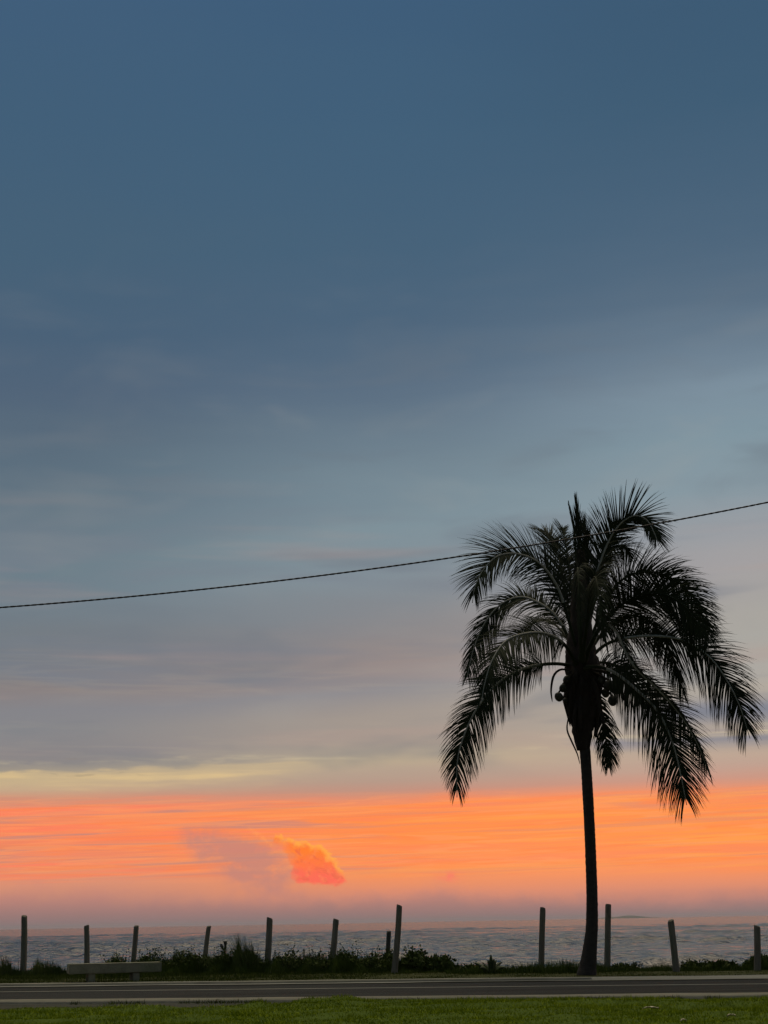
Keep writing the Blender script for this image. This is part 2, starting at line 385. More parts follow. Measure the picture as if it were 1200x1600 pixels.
def crest(x): return np.interp(x, [-9, -3, 0, 8], [31.0, 30.4, 29.5, 28.9])
def land():
    ys = np.concatenate([np.linspace(-120, 8, 20), np.linspace(9, 40, 125), np.linspace(41, 75, 40)])
    xs = np.concatenate([np.linspace(-260, -16, 30), np.linspace(-15, 15, 121), np.linspace(16, 260, 30)])
    X, Yv = np.meshgrid(xs, ys)
    yr = Yv - SLOPE * X                        # distance measured across the road
    yr = yr / K
    yr = np.where(np.abs(X) > 60, (Yv - SLOPE * 60 * np.sign(X)) / K, yr)
    z = np.full_like(X, -0.05)
    verge = np.clip((yr - 25.6) / 0.6, 0, 1)
    z += verge * (0.05 + 0.02 * fbm(X * 1.3, Yv * 1.3, 5))
    cr_ = crest(X); drop = np.clip((yr - cr_) / 22.0, 0, 1.6)
    z -= 3.6 * drop ** 0.8 + 0.0
    z -= 0.3 * np.clip((yr - cr_) / 2.0, 0, 1)
    co = np.stack([X, Yv, z], -1).reshape(-1, 3)
    ny, nx = X.shape
    i = np.arange(ny - 1)[:, None] * nx + np.arange(nx - 1)[None]
    q_ = np.stack([i, i + 1, i + nx + 1, i + nx], -1).reshape(-1, 4)
    o = link('ground', quads_mesh('ground', co, q_), M['soil']); tag(o, kind='structure')
land()

def strip(name, y0, y1, z0, z1, m, x0=-60, x1=60, n=240, jit=0.0, seed=0, body=0.0, kind='structure'):
    """a long sheet across the view between two lines parallel to the road; body > 0 makes it a slab"""
    xs = np.linspace(x0, x1, n + 1); y0 *= K; y1 *= K
    e0 = line_y(y0, xs) + jit * fbm(xs * 0.9, xs * 0 + 3.0, seed, 4)
    e1 = line_y(y1, xs) + jit * fbm(xs * 0.9, xs * 0 + 9.0, seed + 7, 4)
    rows = [(e0, z0), (e1, z1)]
    if body: rows = [(e0 - 0.0, z0 - body), (e0 + 0.015, z0 - 0.01), (e0 + 0.03, z0)] + [(e1 - 0.03, z1), (e1 - 0.015, z1 - 0.01), (e1, z1 - body)]
    co = np.concatenate([np.stack([xs, y_, np.full_like(xs, zz)], -1) for y_, zz in rows])
    k = n + 1; fs = []
    for r in range(len(rows) - 1):
        i = r * k + np.arange(n); fs.append(np.stack([i, i + 1, i + k + 1, i + k], -1))
    o = link(name, quads_mesh(name, co, np.concatenate(fs), smooth=not body), m)
    tag(o, kind=kind); return o
strip('road', 19.5, 24.4, -0.012, -0.012, M['asphalt'])
strip('road_edge_line', 22.62, 22.80, -0.008, -0.008, M['paint'], jit=0.02, seed=3)
strip('far_shoulder', 24.38, 25.75, 0.0, 0.006, M['shoulder'], jit=0.16, seed=11)
strip('far_kerb', 24.62, 24.86, 0.035, 0.035, M['kerb'], body=0.06, x0=-60, x1=3.2, jit=0.10, seed=5)
strip('near_kerb', 18.90, 19.58, 0.022, 0.022, M['kerb'], body=0.06, jit=0.13, seed=9)
strip('gutter', 15.0, 18.95, -0.016, -0.008, M['gutter'])

def sea():
    ys = [48.0]
    while ys[-1] < 760: ys.append(ys[-1] + max(0.34, 0.0022 * ys[-1]))
    while ys[-1] < 26000: ys.append(ys[-1] * 1.05)
    ys = np.array(ys); u = np.linspace(-1, 1, 401)
    X = u[None] * (0.42 * ys[:, None] + 22); Yv = np.repeat(ys[:, None], len(u), 1)
    rng = np.random.default_rng(4)
    z = np.zeros_like(X)
    for k in range(46):
        lam = 1.6 * (8 / 1.6) ** rng.random(); a = rng.normal(0, 0.5); kk = 2 * math.pi / lam
        ph = rng.random() * 6.28; A = 0.021 * lam ** 0.5
        w = np.sin(kk * (np.cos(a) * Yv + np.sin(a) * X) + ph + 1.2 * vnoise(X * 0.02, Yv * 0.02, k))
        res = np.clip((lam / np.maximum(np.gradient(ys), 1e-6)[:, None] - 3) / 3, 0, 1)
        z += A * res * (w + 0.35 * (w * w - 0.5))
    sw = np.sin(2 * math.pi / 34 * (Yv + 0.1 * X) + 2.5 * vnoise(X * 0.012, Yv * 0.006, 60))
    z += 0.16 * (sw + 0.5 * sw * sw)
    z *= (0.75 + 0.5 * vnoise(X * 0.03, Yv * 0.02, 90)) * np.clip((780 - Yv) / 160, 0, 1)
    co = np.stack([X, Yv, z + SEA_Z], -1).reshape(-1, 3)
    ny, nx = X.shape
    i = np.arange(ny - 1)[:, None] * nx + np.arange(nx - 1)[None]
    q_ = np.stack([i, i + 1, i + nx + 1, i + nx], -1).reshape(-1, 4)
    o = link('sea', quads_mesh('sea', co, q_), M['water']); tag(o, kind='structure')
sea()

def island():
    Yi = 13000.0
    c = at(975, 1431, Yi); s = Yi / F_PX       # metres per photograph pixel
    prof = [(-46, 0), (-34, 1.6), (-22, 2.6), (-14, 2.2), (-8, 2.8), (4, 4.2), (14, 4.0), (26, 2.5), (38, 1.2), (52, 0.6), (60, 0)]
    v = []; f = []
    for j, yy in enumerate((-1, -0.5, 0, 0.5, 1)):
        for px, hh in prof: v.append((c.x + px * s, Yi + yy * 120, SEA_Z - 1 + hh * s * (1 - yy * yy)))
    n = len(prof)
    for j in range(4):
        for i in range(n - 1): f.append((j * n + i, j * n + i + 1, (j + 1) * n + i + 1, (j + 1) * n + i))
    o = link('island', mesh('island', v, f), M['rock'])
    tag(o, kind='structure')
island()

# ------------------------------------------------------------------ grass
def blades(name, pts, h, w, lean, m, seed, parent=None, segs=2, wind=(0, 0)):
    """pts Nx3; one tapering blade at each point, all in one mesh"""
    rng = np.random.default_rng(seed); n = len(pts)
    az = rng.random(n) * 2 * math.pi; tilt = np.abs(rng.normal(0, lean, n))
    hh = h * (0.55 + 0.9 * rng.random(n)) if np.isscalar(h) else h * (0.6 + 0.8 * rng.random(n))
    d = np.stack([np.cos(az) * tilt + wind[0], np.sin(az) * tilt + wind[1], np.ones(n)], -1); d /= np.linalg.norm(d, axis=1)[:, None]
    fa = rng.random(n) * 2 * math.pi
    side = np.stack([np.cos(fa), np.sin(fa), np.zeros(n)], -1)
    bend = np.stack([np.cos(az) * tilt, np.sin(az) * tilt, -0.25 * tilt], -1)
    rows = []
    for k in range(segs):
        s = k / segs; c = pts + (d * s + bend * s * s) * hh[:, None]
        ww = w * (1 - 0.75 * s) * 0.5
        rows += [c - side * ww, c + side * ww]
    rows.append(pts + (d + bend) * hh[:, None])
    k = len(rows); co = np.stack(rows, 1).reshape(-1, 3)
    base = np.arange(n)[:, None] * k
    tr = []
    for s in range(segs - 1):
        a = 2 * s; tr += [base + np.array([[a, a + 1, a + 3]]), base + np.array([[a, a + 3, a + 2]])]
    a = 2 * (segs - 1); tr.append(base + np.array([[a, a + 1, a + 2]]))
    tris = np.concatenate(tr)
    o = link(name, quads_mesh(name, co, tris), m, parent)
    return o

LAWN_EDGE_X = [-14, -7, -5.2, -4.0, -2.8, -1.6, -0.9, 0.4, 2.2, 3.4, 4.2, 5.0, 14]
LAWN_EDGE_Y = [17.0, 17.0, 17.05, 17.1, 17.2, 17.6, 18.55, 18.75, 18.7, 18.55, 18.35, 18.55, 18.6]
def lawn_edge(x):                              # measured across the road
    return K * np.interp(x, LAWN_EDGE_X, LAWN_EDGE_Y) + 0.10 * fbm(x * 1.1, x * 0 + 2, 31, 4)
def lawn_z(x, y):
    yr = y - SLOPE * x; e = np.clip((lawn_edge(x) - yr) / 0.35, 0, 1)
    return -0.012 + e * (0.045 + 0.045 * fbm(x * 0.7, y * 1.1, 41, 4) + 0.055 * fbm(x * 1.9, y * 2.3, 43, 3))
def lawn():
    xs = np.linspace(-13, 13, 300); vv = np.linspace(0, 1, 150)
    X = np.repeat(xs[None], len(vv), 0)
    e = line_y(lawn_edge(xs), xs)
    Yv = -4 + (e[None] + 4) * vv[:, None] ** 0.6
    Z = lawn_z(X, Yv)
    co = np.stack([X, Yv, Z], -1).reshape(-1, 3); ny, nx = X.shape
    i = np.arange(ny - 1)[:, None] * nx + np.arange(nx - 1)[None]
    q_ = np.stack([i, i + 1, i + nx + 1, i + nx], -1).reshape(-1, 4)
    o = link('lawn', quads_mesh('lawn', co, q_), M['turf']); tag(o, kind='structure')
    rng = np.random.default_rng(12)
    n = 230000
    x = rng.uniform(-7.5, 7.5, n); y = rng.uniform(13.4, 22.4, n)
    keep = (y - SLOPE * x < lawn_edge(x) - 0.02 + rng.normal(0, 0.05, n)) & (np.abs(x) < 0.30 * y + 1.2)
    x, y = x[keep], y[keep]
    tuft = 0.5 + 0.5 * fbm(x * 0.8, y * 2.2, 77, 4)
    p = np.stack([x, y, lawn_z(x, y) - 0.005], -1)
    o = blades('lawn_grass', p, 0.016 + 0.055 * np.clip(fbm(x * 2.6, y * 3.2, 78, 3) * 0.6 + tuft * 0.7, 0, 1), 0.007, 0.55, M['blade'], 5)
    tag(o, 'short bright green lawn grass in the foreground', 'grass', kind='stuff')
    n = 5200; x = rng.uniform(-7.5, 7.5, n); c_ = fbm(x * 1.7, x * 0 + 6, 55, 4)
    yr = 18.86 * K + rng.normal(0, 0.10, n) - 0.1; k = c_ > 0.12; x, yr = x[k], yr[k]
    o = blades('kerb_weeds', np.stack([x, yr + SLOPE * x, np.full_like(x, -0.015)], -1), np.full(len(x), 0.055), 0.008, 0.5, M['verge'], 15)
    tag(o, 'thin ragged weeds along the near kerb', 'weeds', kind='stuff')
lawn()

def verge():
    rng = np.random.default_rng(21); n = 90000
    x = rng.uniform(-11, 11, n); yr = rng.uniform(25.3, 31.5, n)
    edge = 25.75 + 0.30 * fbm(x * 0.7, x * 0 + 1, 3, 4)
    k = (yr > edge) & (yr < crest(x) + 0.5); x, yr = x[k], yr[k]
    y = yr * K + SLOPE * x
    t = 0.5 + 0.5 * fbm(x * 0.6, y * 0.9, 15, 4)
    h = (0.03 + 0.10 * np.clip((yr - 26.6) / 3.0, 0, 1) * t + 0.04 * t) * np.interp(x, [-3, 1], [1.0, 0.55])
    o = blades('verge_grass', np.stack([x, y, np.full_like(x, -0.01)], -1), h, 0.010, 0.4, M['verge'], 6)
    tag(o, 'dull green rough grass along the far roadside', 'grass', kind='stuff')
    n = 9000; x = rng.uniform(1.0, 9.5, n); c_ = 27.9 + 0.9 * rng.random(n)
    y = c_ * K + SLOPE * x; t = np.clip(0.45 + 0.75 * fbm(x * 1.6, x * 0 + 4, 88, 4), 0.05, 1)
    xa = at(168, 1500, 32.5).x; xb = at(690, 1500, 31.5).x; n2 = 9000
    x2 = rng.uniform(xa, xb, n2); y2 = (29.75 + 0.75 * rng.random(n2)) * K - 0.09 * x2
    h2 = (0.30 + 0.22 * fbm(x2 * 1.3, x2 * 0 + 8, 91, 4)) * np.interp(x2, [xa, xa + 0.9, xb - 1.0, xb], [0.7, 1.0, 1.0, 0.4])
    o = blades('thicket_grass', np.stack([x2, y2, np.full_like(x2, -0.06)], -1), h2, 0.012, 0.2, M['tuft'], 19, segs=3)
    tag(o, 'dark shaggy grass filling the thicket behind the posts', 'grass', kind='stuff')
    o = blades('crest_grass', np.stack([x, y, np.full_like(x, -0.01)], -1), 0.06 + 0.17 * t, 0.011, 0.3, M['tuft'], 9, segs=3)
    tag(o, 'dark ragged grass on the crest right of the palm', 'grass', kind='stuff')
verge()

# ------------------------------------------------------------------ shrubs along the fence
def leafy_shrub(name, x0, x1, ytop, Y, label, seed, n=900, leaf=0.05, kind='round', depth=0.45, spikes=14, m='shrub', cat='shrub'):
    """a low bush spanning two photograph columns at distance Y, its top at row ytop"""
    Y *= K
    rng = random.Random(seed)
    g0 = at(x0, 1500, Y); g1 = at(x1, 1500, Y); xc = (g0.x + g1.x) / 2; rx = (g1.x - g0.x) / 2
    H = at((x0 + x1) / 2, ytop, Y).z + 0.02
    root = empty(name, (xc, Y, 0)); tag(root, label, cat, 'shrubs along the fence')
    v = []; f = []
    lobes = [(rng.uniform(-0.75, 0.75), rng.uniform(-0.6, 0.6), rng.uniform(0.55, 0.95), rng.uniform(0.35, 0.6)) for _ in range(9)]
    lobes = [(a_, b_, h_ * (1 - 0.55 * a_ * a_), r_) for a_, b_, h_, r_ in lobes]
    lobes.append((rng.uniform(-0.3, 0.3), 0, 1.0, 0.55))
    for k in range(int(n * 1.9)):
        lx, ly, lh, lr = rng.choice(lobes)
        th = rng.uniform(0, 2 * math.pi); ph = math.acos(rng.uniform(-1, 1)); rr = rng.random() ** 0.4
        px = xc + rx * (lx + lr * rr * math.sin(ph) * math.cos(th)) * 1.0
        py = Y + depth * (ly + lr * rr * math.sin(ph) * math.sin(th))
        pz = max(0.01, H * lh * (0.55 + 0.42 * rr * math.cos(ph)))
        if k % 3 == 0: pz *= rng.random()
        L = leaf * rng.uniform(0.6, 1.5)
        d = Vector((rng.gauss(0, 0.7), rng.gauss(0, 0.7), rng.uniform(0.0, 1.1))).normalized()
        s = d.cross(Vector((rng.gauss(0, 1), rng.gauss(0, 1), rng.gauss(0, 1)))).normalized() * L * 0.28
        p = Vector((px, py, pz)); i = len(v)
        v += [p, p + d * L * 0.5 + s, p + d * L, p + d * L * 0.5 - s]; f.append((i, i + 1, i + 2, i + 3))
    o = link('foliage', mesh('foliage', v, f, False), M[m], root)
    nr = np.random.default_rng(seed); ng = int(n * 2.0)
    gx = xc + rx * nr.uniform(-1.15, 1.15, ng); gy = Y - depth * 0.2 + depth * nr.uniform(-1.1, 0.9, ng)
    og = blades('grass_tuft', np.stack([gx, gy, np.full(ng, -0.02)], -1), H * (0.62 + 0.38 * vnoise(gx * 3, gy * 2, seed)) * np.where(gy < Y - depth * 0.5, 0.6, 0.95) * (1.05 - 0.35 * ((gx - xc) / rx) ** 2), 0.013, 0.22, M['tuft'], seed, root, segs=3)
    og['kind'] = 'stuff'
    v = []; f = []
    for k in range(spikes):                    # shoots that stick out of the top
        px = xc + rx * rng.uniform(-0.9, 0.9); py = Y + depth * rng.uniform(-0.5, 0.5)
        hh = H * rng.uniform(0.8, 1.22); b = Vector((px, py, 0)); tip = b + Vector((rng.gauss(0, 0.07), rng.gauss(0, 0.07), hh))
        i = len(v); w = 0.006
        v += [b + Vector((-w, 0, 0)), b + Vector((w, 0, 0)), b + Vector((0, w, 0)), tip]
        f += [(i, i + 1, i + 3), (i + 1, i + 2, i + 3), (i + 2, i, i + 3)]
        for j in range(7):
            t = rng.uniform(0.55, 1.0); p = b.lerp(tip, t); L = leaf * rng.uniform(0.5, 1.0)
            d = Vector((rng.gauss(0, 0.8), rng.gauss(0, 0.8), rng.uniform(0.2, 1.2))).normalized()
            s = d.cross(Vector((0, 1, 0.3))).normalized() * L * 0.25; i = len(v)
            v += [p, p + d * L * 0.5 + s, p + d * L, p + d * L * 0.5 - s]; f.append((i, i + 1, i + 2, i + 3))
    o2 = link('shoots', mesh('shoots', v, f, False), M[m], root); o2['kind'] = 'stuff'; o['kind'] = 'stuff'
    return root

def grass_clump(name, x0, x1, ytop, Y, label, seed, n=700, depth=0.4):
    Y *= K
    g0 = at(x0, 1500, Y); g1 = at(x1, 1500, Y)
    H = at((x0 + x1) / 2, ytop, Y).z
    root = empty(name, ((g0.x + g1.x) / 2, Y, 0)); tag(root, label, 'grass clump', 'tall grass clumps along the fence')
    rng = np.random.default_rng(seed)
    x = rng.uniform(g0.x, g1.x, n); y = Y + rng.uniform(-depth, depth, n)
    e = np.clip(np.minimum(x - g0.x, g1.x - x) / 0.3, 0.35, 1)
    o = blades('blade_tuft', np.stack([x, y, np.full_like(x, -0.01)], -1), H * 1.05 * e * (0.8 + 0.35 * vnoise(x * 4, y * 3, seed)), 0.014, 0.16, M['shrub'], seed, root, segs=3)
    o['kind'] = 'stuff'
    k = rng.choice(n, max(6, n // 60), replace=False)
    o = blades('seed_stalk', np.stack([x[k], y[k], np.full(len(k), -0.01)], -1), np.full(len(k), H * 1.0), 0.009, 0.10, M['verge'], seed + 1, root, segs=3)
    o['kind'] = 'stuff'
    return root

grass_clump('tall_grass', -12, 36, 1497, 31.5, 'dark tall grass clump at the far left, behind the leftmost post', 101, 900)
grass_clump('tall_grass', 40, 112, 1499, 31.3, 'dark tall grass clump between the leftmost post and the bench', 102, 1300)
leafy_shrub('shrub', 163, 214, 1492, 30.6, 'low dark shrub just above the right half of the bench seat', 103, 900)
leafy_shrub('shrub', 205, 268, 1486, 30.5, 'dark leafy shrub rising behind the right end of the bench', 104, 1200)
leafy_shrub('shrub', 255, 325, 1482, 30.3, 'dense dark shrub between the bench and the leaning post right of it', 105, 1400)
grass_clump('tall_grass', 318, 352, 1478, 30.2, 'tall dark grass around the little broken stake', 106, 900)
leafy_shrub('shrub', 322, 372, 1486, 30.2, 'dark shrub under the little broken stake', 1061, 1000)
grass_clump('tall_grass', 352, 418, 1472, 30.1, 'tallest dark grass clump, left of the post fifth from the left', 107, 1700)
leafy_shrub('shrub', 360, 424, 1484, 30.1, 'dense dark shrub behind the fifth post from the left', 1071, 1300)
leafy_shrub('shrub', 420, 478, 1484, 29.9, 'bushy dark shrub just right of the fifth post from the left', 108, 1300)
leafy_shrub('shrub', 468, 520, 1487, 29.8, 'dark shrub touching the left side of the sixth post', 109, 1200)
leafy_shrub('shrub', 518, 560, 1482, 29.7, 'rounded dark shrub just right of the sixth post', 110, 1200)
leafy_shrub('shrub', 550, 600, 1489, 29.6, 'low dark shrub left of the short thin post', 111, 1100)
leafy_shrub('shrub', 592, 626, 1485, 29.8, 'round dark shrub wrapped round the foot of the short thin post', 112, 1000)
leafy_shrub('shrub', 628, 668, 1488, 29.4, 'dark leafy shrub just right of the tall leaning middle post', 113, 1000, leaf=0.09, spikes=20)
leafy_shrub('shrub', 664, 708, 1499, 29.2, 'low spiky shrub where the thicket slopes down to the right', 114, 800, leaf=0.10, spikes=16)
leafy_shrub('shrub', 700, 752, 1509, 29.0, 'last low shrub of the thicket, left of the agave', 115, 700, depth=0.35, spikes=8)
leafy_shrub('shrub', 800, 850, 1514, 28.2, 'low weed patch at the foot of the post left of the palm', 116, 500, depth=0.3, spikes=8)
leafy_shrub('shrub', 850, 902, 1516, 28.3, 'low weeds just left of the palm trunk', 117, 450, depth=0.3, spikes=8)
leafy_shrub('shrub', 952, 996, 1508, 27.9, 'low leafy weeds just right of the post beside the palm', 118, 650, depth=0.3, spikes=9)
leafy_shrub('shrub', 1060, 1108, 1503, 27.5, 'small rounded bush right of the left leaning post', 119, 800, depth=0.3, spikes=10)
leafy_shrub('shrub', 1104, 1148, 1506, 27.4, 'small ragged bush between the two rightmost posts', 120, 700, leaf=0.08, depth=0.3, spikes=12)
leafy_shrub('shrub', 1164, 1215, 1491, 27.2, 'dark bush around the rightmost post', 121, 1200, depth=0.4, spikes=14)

def agave():
    base = on_ground(768, 1521); root = empty('agave', base)
    tag(root, 'spiky agave with broad pointed leaves standing alone against the sea', 'agave')
    tips = [(739, 1504), (748, 1512), (756, 1507), (767, 1491), (762, 1500), (776, 1500), (785, 1503), (772, 1498), (792, 1512), (786, 1511)]
    for k, (tx, ty) in enumerate(tips):
        tip = at(tx, ty, base.y + random.Random(k).uniform(-0.25, 0.25))
        b = base + Vector(((tip.x - base.x) * 0.15, 0, -0.02)); v = []; f = []
        up = Vector((0, 0, 1)); side = (tip - b).cross(Vector((0.25 * math.sin(k * 2), 1, 0.2))).normalized()
        nrm = side.cross(tip - b).normalized()
        for j in range(7):
            s = j / 6; c = b.lerp(tip, s) + up * 0.05 * math.sin(math.pi * s)
            w = 0.034 * (0.75 + 0.9 * s) * (1 - s ** 2.2) + 0.002
            v += [c - side * w + nrm * w * 0.5, c + nrm * -0.012, c + side * w + nrm * w * 0.5, c - nrm * 0.025]
        for j in range(6):
            a = j * 4
            for q_ in range(4): f.append((a + q_, a + (q_ + 1) % 4, a + 4 + (q_ + 1) % 4, a + 4 + q_))
        link('leaf', mesh('leaf', v, f), M['agave'], root)
agave()

# ------------------------------------------------------------------ tubes
def tube(path, radii, n=8, cap=True, wob=0.0, rng=None):
    v = []; f = []; P = [Vector(p) for p in path]
    for i, p in enumerate(P):
        t = (P[min(i + 1, len(P) - 1)] - P[max(i - 1, 0)]).normalized()
        a = Vector((0, 1, 0)) if abs(t.y) < 0.9 else Vector((1, 0, 0))
        u = t.cross(a).normalized(); w = t.cross(u)
        for k in range(n):
            th = 2 * math.pi * k / n; r = radii[i] * (1 + (rng.uniform(-wob, wob) if rng else 0))
            v.append(p + u * math.cos(th) * r + w * math.sin(th) * r)
    for i in range(len(P) - 1):
        for k in range(n): f.append((i * n + k, i * n + (k + 1) % n, (i + 1) * n + (k + 1) % n, (i + 1) * n + k))
    if cap:
        f.append(tuple(range(n - 1, -1, -1))); f.append(tuple((len(P) - 1) * n + k for k in range(n)))
    return v, f
def merge(parts):
    V_, F_ = [], []
    for v, f in parts:
        o = len(V_); V_ += list(v); F_ += [tuple(i + o for i in q_) for q_ in f]
    return V_, F_

# ------------------------------------------------------------------ fence posts
def post(top, base, wpx, label, seed, m='wood', name='fence_post', sunk=0.15):
    rng = random.Random(seed); b = on_ground(*base); t = at(top[0], top[1], b.y + rng.uniform(-0.04, 0.04))
    r = wpx * b.y / F_PX / 2; ax = (t - b); L = ax.length; ax.normalize()
    path = [b - ax * sunk] + [b + ax * L * s for s in (0.0, 0.12, 0.3, 0.5, 0.7, 0.85, 0.95)] + [t - ax * 0.02, t]
    bow = Vector((rng.uniform(-1, 1), 0, 0)) * 0.012
    path = [p + bow * math.sin(math.pi * min(1, max(0, (p - b).dot(ax) / L))) for p in path]
    rad = [r * 1.1, r * 1.08, r * 1.05, r * 1.02, r, r * 0.98, r * 0.97, r * 0.96, r * 0.95, r * 0.86]
    # a split, weathered pole: not quite round, with flats and checks running its length
    n = 14; prof = [1 + rng.uniform(-0.10, 0.08) for _ in range(n)]
    u = ax.cross(Vector((0, 1, 0))).normalized(); w = ax.cross(u)
    v = []; f = []
    cut = Vector((rng.uniform(-0.5, 0.5), rng.uniform(-0.5, 0.5), 0))
    for i, (p, rr) in enumerate(zip(path, rad)):
        for k in range(n):
            th = 2 * math.pi * k / n; q_ = rr * prof[k] * (1 + rng.uniform(-0.035, 0.035))
            off = u * math.cos(th) * q_ + w * math.sin(th) * q_
            e = ax * (off.dot(cut) * 0.6) if i >= len(path) - 2 else Vector()
            v.append(p + off + e)
    for i in range(len(path) - 1):
        for k in range(n): f.append((i * n + k, i * n + (k + 1) % n, (i + 1) * n + (k + 1) % n, (i + 1) * n + k))
    f.append(tuple((len(path) - 1) * n + k for k in range(n)))
    o = link(name, mesh(name, v, f, False), M[m])
    tag(o, label, 'post', 'weathered posts along the shore')
    return o
post((38, 1431), (36, 1523), 9.0, 'leftmost weathered wooden post, standing in tall grass', 1)
post((135, 1446), (135, 1521), 8.5, 'wooden post behind the left end of the concrete bench', 2)
post((213, 1446.5), (207, 1520), 7.6, 'wooden post behind the right end of the concrete bench', 3)
post((326.5, 1447), (318.5, 1516), 7.4, 'right leaning wooden post between the bench and the broken stake', 4)
post((421.5, 1434.5), (417, 1519), 9.2, 'straight grey wooden post fifth from the left, against dark shrubs', 5)
post((525, 1436), (517, 1518), 9.0, 'wooden post sixth from the left, leaning right among shrubs', 6)
post((607.8, 1455), (606.5, 1509), 7.0, 'short thin dark post beside the tall middle post', 7, m='darkwood')
post((624, 1414.5), (616, 1521), 9.4, 'tall middle wooden post leaning right, on a grassy mound', 8)
post((848, 1418.5), (845.5, 1518.5), 9.2, 'tall wooden post standing left of the palm trunk', 9)
post((950.5, 1413), (949, 1517), 9.4, 'tallest wooden post, standing right beside the palm trunk', 10)
post((1048, 1438), (1057, 1519), 9.6, 'wooden post leaning left, right of the palm', 11)
post((1183, 1446.5), (1183.5, 1517), 9.8, 'rightmost short wooden post, standing in a bush', 12)

def stake():
    b = on_ground(350, 1514); root = empty('broken_stake', b)
    tag(root, 'little broken dark stake with a flared top poking from tall grass', 'stake')
    t = at(352, 1470.5, b.y)
    v, f = tube([b, b.lerp(t, 0.6), b.lerp(t, 0.85) + Vector((0.006, 0, 0)), t - Vector((0, 0, 0.01)), t], [0.030, 0.026, 0.026, 0.045, 0.048], 8)
    link('shaft', mesh('shaft', v, f), M['darkwood'], root)
    k = at(346, 1478, b.y)
    v, f = tube([k + Vector((0.05, 0, -0.10)), k + Vector((0.02, 0, -0.03)), k + Vector((-0.005, 0, 0.02)), k + Vector((-0.018, 0, 0.05))], [0.012, 0.034, 0.030, 0.008], 7)
    link('splinter', mesh('splinter', v, f), M['darkwood'], root)
stake()

# ------------------------------------------------------------------ bench
def bevel_box(name, c, sx, sy, sz, m, parent, rot=0.0, bev=0.012, seed=0):
    bm = bmesh.new(); bmesh.ops.create_cube(bm, size=1.0)
    bmesh.ops.scale(bm, vec=(sx, sy, sz), verts=bm.verts)
    bmesh.ops.bevel(bm, geom=bm.edges[:], offset=bev, segments=2, affect='EDGES')
    bmesh.ops.subdivide_edges(bm, edges=[e for e in bm.edges if e.calc_length() > 0.3], cuts=10)
    rng = random.Random(seed)
    for v in bm.verts: v.co += Vector((rng.uniform(-1, 1), rng.uniform(-1, 1), rng.uniform(-1, 1))) * 0.003
    bmesh.ops.rotate(bm, cent=(0, 0, 0), matrix=Matrix.Rotation(rot, 3, 'Z'), verts=bm.verts)
    bmesh.ops.translate(bm, vec=c, verts=bm.verts)
    me = bpy.data.meshes.new(name); bm.to_mesh(me); bm.free()
    return link(name, me, m, parent)
def bench():
    l = on_ground(138, 1535.5); r = on_ground(207.5, 1533.5)
    rot = math.atan2(r.y - l.y, r.x - l.x); mid = (l + r) / 2
    root = empty('bench', (mid.x, mid.y, 0))
    tag(root, 'backless concrete slab bench on two block legs at the roadside', 'bench')
    fy = mid.y - 0.03; mid.y += 0.19                # legs were read at their front faces
    top = at(180, 1505.0, fy).z; bot = at(180, 1520.5, fy).z
    L = at(250, 1510, mid.y).x - at(107.5, 1510, mid.y).x
    cx = (at(250, 1510, mid.y).x + at(107.5, 1510, mid.y).x) / 2
    bevel_box('seat', (cx, mid.y, (top + bot) / 2), L, 0.45, top - bot, M['concrete'], root, rot, seed=1)
    for k, p in enumerate((l, r)):
        bevel_box('leg', (p.x, p.y + 0.19, bot / 2 - 0.012), 0.125, 0.41, bot + 0.02, M['concrete'], root, rot, seed=2 + k)
bench()

# ------------------------------------------------------------------ coconut palm
PB = on_ground(917, 1524); PY = PB.y
def pp(x, y, dz=0.0): return at(x, y, PY + dz)
def spline(pts, n):
    P = [Vector(p) for p in pts]; P = [P[0] * 2 - P[1]] + P + [P[-1] * 2 - P[-2]]
    seg = len(P) - 3; out = []
    for i in range(n):
        t = i / (n - 1) * seg; k = min(int(t), seg - 1); t -= k
        a, b, c, d = P[k:k + 4]
        out.append(0.5 * ((2 * b) + (c - a) * t + (2 * a - 5 * b + 4 * c - d) * t * t + (3 * b - a - 3 * c + d) * t ** 3))
    # even spacing
    L = [0.0]
    for i in range(1, n): L.append(L[-1] + (out[i] - out[i - 1]).length)
    res = []; j = 0
    for i in range(n):
        s = L[-1] * i / (n - 1)
        while j < n - 2 and L[j + 1] < s: j += 1
        res.append(out[j].lerp(out[j + 1], (s - L[j]) / max(1e-9, L[j + 1] - L[j])))
    return res, L[-1]

palm = empty('coconut_palm', (PB.x, PB.y, 0))
tag(palm, 'tall coconut palm silhouetted against the sunset, standing between two fence posts', 'palm tree')

def trunk():
    sec = [(1528, 916.5, 16), (1522, 917, 15), (1510, 918.5, 13), (1495, 920.5, 11.6), (1480, 922, 10.6), (1460, 924, 9.6), (1440, 925, 9.0),
           (1400, 925, 8.6), (1350, 923.5, 8.4), (1300, 921.5, 8.3), (1250, 919, 8.3), (1200, 916, 8.3), (1150, 912.5, 8.6), (1110, 911, 9.0)]
    P = [pp(x, y) for y, x, r in sec]; path, L = spline(P, 150)
    ys = [p.z for p in P]; rr = [r * PY / F_PX for _, _, r in sec]
    rng = random.Random(3); rad = []
    for i, p in enumerate(path):
        r = float(np.interp(p.z, ys, rr)); ring = (p.z * 11.0) % 1.0     # leaf-scar rings
        rad.append(r * (1.0 + 0.035 * (1 - ring) - 0.02 + rng.uniform(-0.012, 0.012)))
    v, f = tube(path, rad, 18, True, 0.018, rng)
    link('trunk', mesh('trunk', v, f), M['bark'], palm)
trunk()

